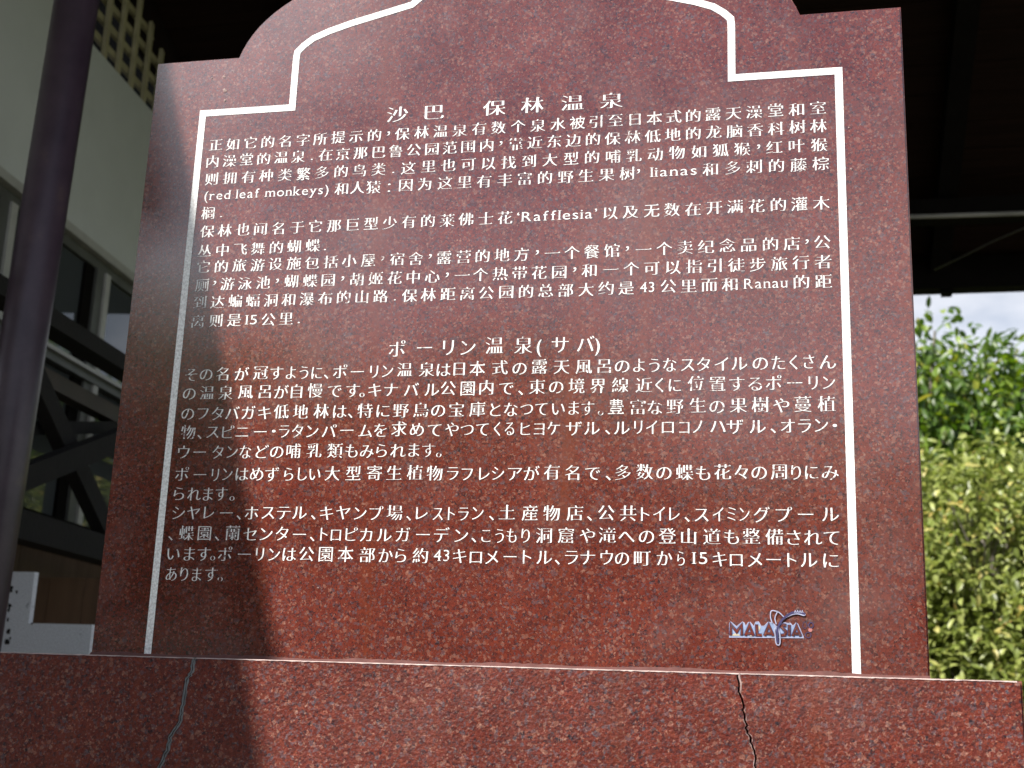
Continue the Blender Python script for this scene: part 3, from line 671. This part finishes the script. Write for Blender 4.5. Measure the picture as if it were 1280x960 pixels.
# white painted stepped wall behind the base
YW = 1.75
def wv(px, py): p = face_pt(px, py, YW); return (p.x, YW, p.z)
A, B, C_, D_ = wv(9, 715), wv(43.5, 715), wv(40, 779), wv(115, 782)
m_w = paint('peeling_white_paint', (.86, .88, .92), .70, (.03, .03, .03), .7, 22)
wl = MB().prism([(A[0] - .004, YW, GZ), (D_[0], YW, GZ), (D_[0], YW, C_[2]), (B[0], YW, C_[2]), (B[0], YW, B[2]), (A[0] - .004, YW, B[2])], (0, .022, 0)).build('low_wall', m_w)
for px_, py_, r_ in ((14, 737, 5), (21, 740, 2.5), (12, 757, 5), (11, 763, 4), (10, 775, 3), (11, 790, 4.5), (9, 803, 5), (13, 798, 2.5), (40, 779.5, 2)):
    c = face_pt(px_, py_, YW); n = 8
    rr = [r_ * .0021 * rnd.uniform(.45, 1.2) for _ in range(n)]
    MB().add([(c.x + rr[i] * .8 * math.cos(6.283 * i / n), YW - .0008, c.z + rr[i] * math.sin(6.283 * i / n)) for i in range(n)], [tuple(range(n))]).build('bare_patch', M_DARK, wl)
tag(wl, 'white painted stepped low wall with peeling edge beside the steel post', 'wall')
pl = MB(); x = -2.55
pkx = face_pt(130, 700, YW + .5).x
zz = face_pt(80, 722, YW + .5).z
x = face_pt(-60, 700, YW + .5).x
while x < -1.05:
    pl.box((x, YW + .5 + rnd.uniform(0, .006), GZ), (x + .128, YW + .53, zz)); x += .131
pf = pl.build('plank_fence', plain('brown_planks', (.15, .085, .045), .75, .4, 4, .2, stretch=(3, 3, .5)))
tag(pf, 'brown upright plank fence behind the white low wall', 'fence')

# unseen canopy added to shade the tablet's left edge; eave line follows that shade
ZC = 2.72
pA, pB = face_pt(340, 820), face_pt(240, 270)
def lift(p): return p + SUN * ((ZC - p.z) / SUN.z)
ea, eb = lift(pA), lift(pB); sl = (eb.x - ea.x) / (eb.y - ea.y)
ex = lambda y: ea.x + (y - ea.y) * sl
cn = empty('added_shade_canopy', (-3, -1, ZC), 'unseen flat metal canopy added on the left to shade the tablet edge', 'canopy')
MB().prism([(ex(-5), -5, ZC), (ex(.3), .3, ZC), (-1.25, 1.45, ZC), (-4.6, 1.45, ZC), (-4.6, -5, ZC)], (0, 0, .035)).build('roof_sheet', plain('zinc_sheet', (.25, .25, .24), .5, .2, 3), cn)
MB().beam((ex(-5) - .06, -5, ZC - .05), (ex(.3) - .06, .3, ZC - .05), .05, .09).build('edge_beam', M_BEAM, cn)
for px_, py_ in ((-4.4, -4.6), (-4.4, 1.2), (ex(-4.6) - .3, -4.6)): MB().box((px_ - .05, py_ - .05, GZ), (px_ + .05, py_ + .05, ZC)).build('leg', M_POST, cn)

# ------------------------------------------------------------------ trees
def leaf_mat(name, cols, trans=.35):
    m, t, b = mat(name); l = t.links.new
    at = N(t, 'ShaderNodeAttribute', attribute_name='tone')
    r = ramp(t, cols); l(at.outputs['Fac'], r.inputs[0]); l(r.outputs[0], b.inputs['Base Color'])
    b.inputs['Roughness'].default_value = .40; b.inputs['Specular IOR Level'].default_value = .45
    tr = N(t, 'ShaderNodeBsdfTranslucent'); hs = N(t, 'ShaderNodeHueSaturation', Value=1.5, Saturation=1.1); l(r.outputs[0], hs.inputs['Color']); l(hs.outputs[0], tr.inputs[0])
    ms = N(t, 'ShaderNodeMixShader'); ms.inputs[0].default_value = trans; o = t.nodes['Material Output']
    l(b.outputs[0], ms.inputs[1]); l(tr.outputs[0], ms.inputs[2]); l(ms.outputs[0], o.inputs[0]); return m
M_LEAF_D = leaf_mat('dark_broad_leaf', [(0, (.018, .042, .006)), (.45, (.060, .115, .014)), (.8, (.17, .24, .028)), (1, (.34, .32, .06))])
M_LEAF_L = leaf_mat('light_small_leaf', [(0, (.045, .065, .012)), (.40, (.165, .205, .045)), (.8, (.35, .385, .125)), (1, (.48, .36, .12))])
M_BARK = plain('grey_bark', (.20, .18, .15), .9, .4, 12, .6)
def leaves(name, tips, per, ln, wd, droop, spread, seed, m, parent):
    r = np.random.default_rng(seed); T = np.array(tips, float); n = len(T) * per
    c = np.repeat(T[:, :3], per, 0); out_ = np.repeat(T[:, 3:6], per, 0)
    c = c + r.normal(0, spread, (n, 3))
    d = out_ * .6 + r.normal(0, .75, (n, 3)); d[:, 2] -= droop; d /= np.linalg.norm(d, axis=1)[:, None]
    up = r.normal(0, .45, (n, 3)) + np.array([-.15, -.25, 1.0]); s = np.cross(d, up); s /= np.linalg.norm(s, axis=1)[:, None] + 1e-9
    nn_ = np.cross(s, d); L_ = ln * r.uniform(.6, 1.25, n)[:, None]; W_ = wd * r.uniform(.7, 1.2, n)[:, None]
    fold = .18 * W_
    p = np.empty((n, 8, 3))
    p[:, 0] = c; p[:, 1] = c + d * L_ * .30 + s * W_ * .42 + nn_ * fold; p[:, 2] = c + d * L_ * .68 + s * W_ * .40 + nn_ * fold - nn_ * L_ * .05
    p[:, 3] = c + d * L_ - nn_ * L_ * .16
    p[:, 4] = c + d * L_ * .68 - s * W_ * .40 + nn_ * fold - nn_ * L_ * .05; p[:, 5] = c + d * L_ * .30 - s * W_ * .42 + nn_ * fold
    p[:, 6] = c + d * L_ * .34; p[:, 7] = c + d * L_ * .70 - nn_ * L_ * .05
    b0 = (np.arange(n) * 8)[:, None]
    quads = np.concatenate([b0 + np.array([[0, 6, 1, 1]])[:, :3][:, [0, 1, 2]]], 0) if False else None
    faces = np.concatenate([(b0 + np.array([[6, 7, 2, 1]])), (b0 + np.array([[6, 5, 4, 7]]))], 0)
    tris = np.concatenate([(b0 + np.array([[0, 6, 1]])), (b0 + np.array([[0, 5, 6]])), (b0 + np.array([[7, 3, 2]])), (b0 + np.array([[7, 4, 3]]))], 0)
    me = bpy.data.meshes.new(name); me.vertices.add(n * 8); me.vertices.foreach_set('co', p.ravel())
    nl = faces.size + tris.size; me.loops.add(nl); me.loops.foreach_set('vertex_index', np.concatenate([faces.ravel(), tris.ravel()]).astype(np.int32))
    np_ = len(faces) + len(tris); me.polygons.add(np_)
    me.polygons.foreach_set('loop_start', np.concatenate([np.arange(len(faces)) * 4, faces.size + np.arange(len(tris)) * 3]).astype(np.int32))
    me.update(calc_edges=True); me.validate()
    tone = np.repeat(np.clip(r.beta(2.2, 2.4, n) + r.choice([0, .45], n, p=[.97, .03]), 0, 1), 8)
    a = me.attributes.new('tone', 'FLOAT', 'POINT'); a.data.foreach_set('value', tone.astype(np.float32))
    me.polygons.foreach_set('use_smooth', [True] * np_)
    return link(name, me, m, parent)
def plant(name, loc, label, cat, group, h, trunk_r, blobs, ntip, per, ln, wd, droop, spread, seed, m, stems=1, shell=.55):
    rr = random.Random(seed); root = empty(name, loc, label, cat, group); L0 = Vector(loc)
    tips = []; limbs = MB()
    for k in range(ntip):
        cx, cy, cz_, rx, ry, rz = rr.choices(blobs, weights=[b[3] * b[4] * b[5] for b in blobs])[0]
        while True:
            v = Vector((rr.uniform(-1, 1), rr.uniform(-1, 1), rr.uniform(-1, 1)))
            if .05 < v.length <= 1: break
        v = v.normalized() * (v.length ** shell) * rr.uniform(.85, 1.1)
        p = L0 + Vector((cx + v.x * rx, cy + v.y * ry, cz_ + v.z * rz)); o = Vector((v.x, v.y, v.z * .7 + .25)).normalized()
        if p.z < GZ + .05: continue
        tips.append((*p, *o))
        if k % (9 if stems == 1 else 4) == 0:
            q0 = L0 + Vector((cx * .8, cy * .8, max(.3, cz_ - rz * .6))); mid = q0.lerp(p, .55) + Vector((rr.uniform(-.1, .1), rr.uniform(-.1, .1), rr.uniform(0, .15)))
            limbs.tube([q0, mid, p], [trunk_r * .22, trunk_r * .15, trunk_r * .07], 6, False)
    tk = MB()
    for s_ in range(stems):
        b_ = Vector((rr.uniform(-.25, .25), rr.uniform(-.25, .25), 0)) * (stems > 1); cx, cy, cz_, rx, ry, rz = blobs[s_ % len(blobs)]
        t_ = Vector((cx * .8, cy * .8, cz_)); mid = b_.lerp(t_, .5) + Vector((rr.uniform(-.12, .12), rr.uniform(-.12, .12), 0))
        tk.tube([L0 + b_, L0 + mid, L0 + t_], [trunk_r, trunk_r * .75, trunk_r * .4], 12)
    for b in blobs[1:]:
        q = Vector(b[:3]); tk.tube([L0 + Vector((blobs[0][0] * .5, blobs[0][1] * .5, h * .35)), L0 + q * .75 + Vector((0, 0, .1)), L0 + q], [trunk_r * .6, trunk_r * .4, trunk_r * .2], 8)
    tk.build('trunk', M_BARK, root, True); limbs.build('branches', M_BARK, root, True)
    leaves('crown', tips, per, ln, wd, droop, spread, seed, m, root)
    return root
def far(px, py, y): return face_pt(px, py, y)
# (crowns sit where the photo shows them between the eave beam and the base)
T1 = far(1180, 700, 10.2); T2 = far(1330, 700, 11.0)
h1 = far(1180, 400, 10.2).z - GZ; h2 = far(1300, 425, 11.0).z - GZ
tree_a = plant('broadleaf_tree', (T1.x - .2, 10.2, GZ), 'dark broad-leaved tree with bright top right behind the tablet edge', 'tree', 'trees behind the pavilion', h1, .16,
      [(0, 0, h1 - 1.5, 1.5, 1.3, 1.35), (-1.3, .3, h1 - 2.1, 1.3, 1.2, 1.3), (.9, -.2, h1 - 2.4, 1.2, 1.2, 1.4), (0, 1.7, h1 - 3.0, 2.2, .9, 1.6)], 2100, 21, .135, .058, .95, .11, 11, M_LEAF_D)
plant('broadleaf_tree', (T2.x + .6, 11.0, GZ), 'dark broad-leaved tree further right, crown running out of the photo', 'tree', 'trees behind the pavilion', h2, .18,
      [(0, 0, h2 - 1.6, 1.8, 1.4, 1.5), (-1.4, -.2, h2 - 1.9, 1.3, 1.3, 1.5), (1.4, .2, h2 - 2.2, 1.5, 1.3, 1.5), (-.3, 1.7, h2 - 3.1, 2.4, .9, 1.7)], 2100, 21, .135, .058, .95, .11, 12, M_LEAF_D)
S1 = far(1215, 700, 7.2); hs = far(1215, 560, 7.2).z - GZ
shrub_a = plant('leafy_shrub', (S1.x + .05, 7.3, GZ), 'light green small-leaved shrub directly beside the right edge of the tablet', 'shrub', 'shrubs below the trees', hs, .05,
      [(0, 0, hs - .8, .95, .8, .85), (-.8, .1, hs - 1.0, .8, .8, .95), (.2, -.1, hs - 1.7, 1.1, .9, .9)], 1700, 22, .080, .036, .45, .065, 21, M_LEAF_L, 4, .6)
S2 = far(1345, 700, 7.6); hs2 = far(1330, 565, 7.6).z - GZ
plant('leafy_shrub', (S2.x + .35, 7.7, GZ), 'light green small-leaved shrub at the far right edge of the photo', 'shrub', 'shrubs below the trees', hs2, .05,
      [(0, 0, hs2 - .8, 1.0, .8, .85), (.9, .1, hs2 - 1.0, .9, .8, .95), (-.1, -.1, hs2 - 1.7, 1.2, .9, .9)], 1700, 22, .080, .036, .45, .065, 22, M_LEAF_L, 4, .6)

# trees facing the tablet across the path: mirrored in its polished face
rt = plant('street_tree', (-7.5, -13.5, GZ), 'tall leafy tree across the path, mirrored dark in the polished granite', 'tree', 'trees across the path facing the tablet', 6.6, .2,
      [(0, 0, 4.7, 2.3, 2.0, 1.9), (-1.6, .2, 4.0, 1.9, 1.8, 1.8), (1.5, 0, 3.8, 2.0, 1.8, 1.9), (0, 0, 2.4, 3.0, 1.9, 1.8)], 900, 10, .34, .15, .4, .24, 31, M_LEAF_D)
def copy_tree(o, loc, rz, sc):
    c = o.copy(); COL.objects.link(c); c.location = loc; c.rotation_euler = (0, 0, rz); c.scale = (sc, sc, sc)
    for ch in o.children:
        d = ch.copy(); COL.objects.link(d); d.parent = c; d.matrix_parent_inverse = ch.matrix_parent_inverse
    return c
for x, y, rz, sc in ((-11.6, -13, 1.1, 1.0), (-3.2, -14.5, 2.3, .95), (.6, -15.5, 3.6, .80), (4.6, -16, 4.4, .66), (8.5, -16.5, 5.2, .62)):
    copy_tree(rt, (x, y, GZ), rz, sc)

for src, loc, rz, sc, lab in ((tree_a, (-3.4, 10.6, GZ), 2.0, 1.05, 'dark broad-leaved tree standing hidden behind the tablet'),
                              (shrub_a, (-1.35, 7.6, GZ), 2.4, 1.0, 'light green shrub hidden behind the lower part of the tablet')):
    copy_tree(src, loc, rz, sc)['label'] = lab
# wooded ridge on the horizon
hv = []; hf = []; nx = 90
for i in range(nx + 1):
    x = -260 + 520 * i / nx; h = 7 + 4 * math.sin(i * .31) + 2.5 * math.sin(i * .83 + 1) + rnd.uniform(-.6, .6)
    hv += [(x, 80 + 6 * math.sin(i * .4), GZ - .5), (x, 105, GZ + h), (x, 150, GZ + h * .6), (x, 190, GZ - .5)]
    if i: k = 4 * i; hf += [(k - 4 + j, k + j, k + j + 1, k - 4 + j + 1) for j in range(3)]
hl = MB().add(hv, hf).build('hills', plain('wooded_hill', (.035, .06, .018), .95, .6, .35, .5), None, True); tag(hl, None, None, kind='structure')
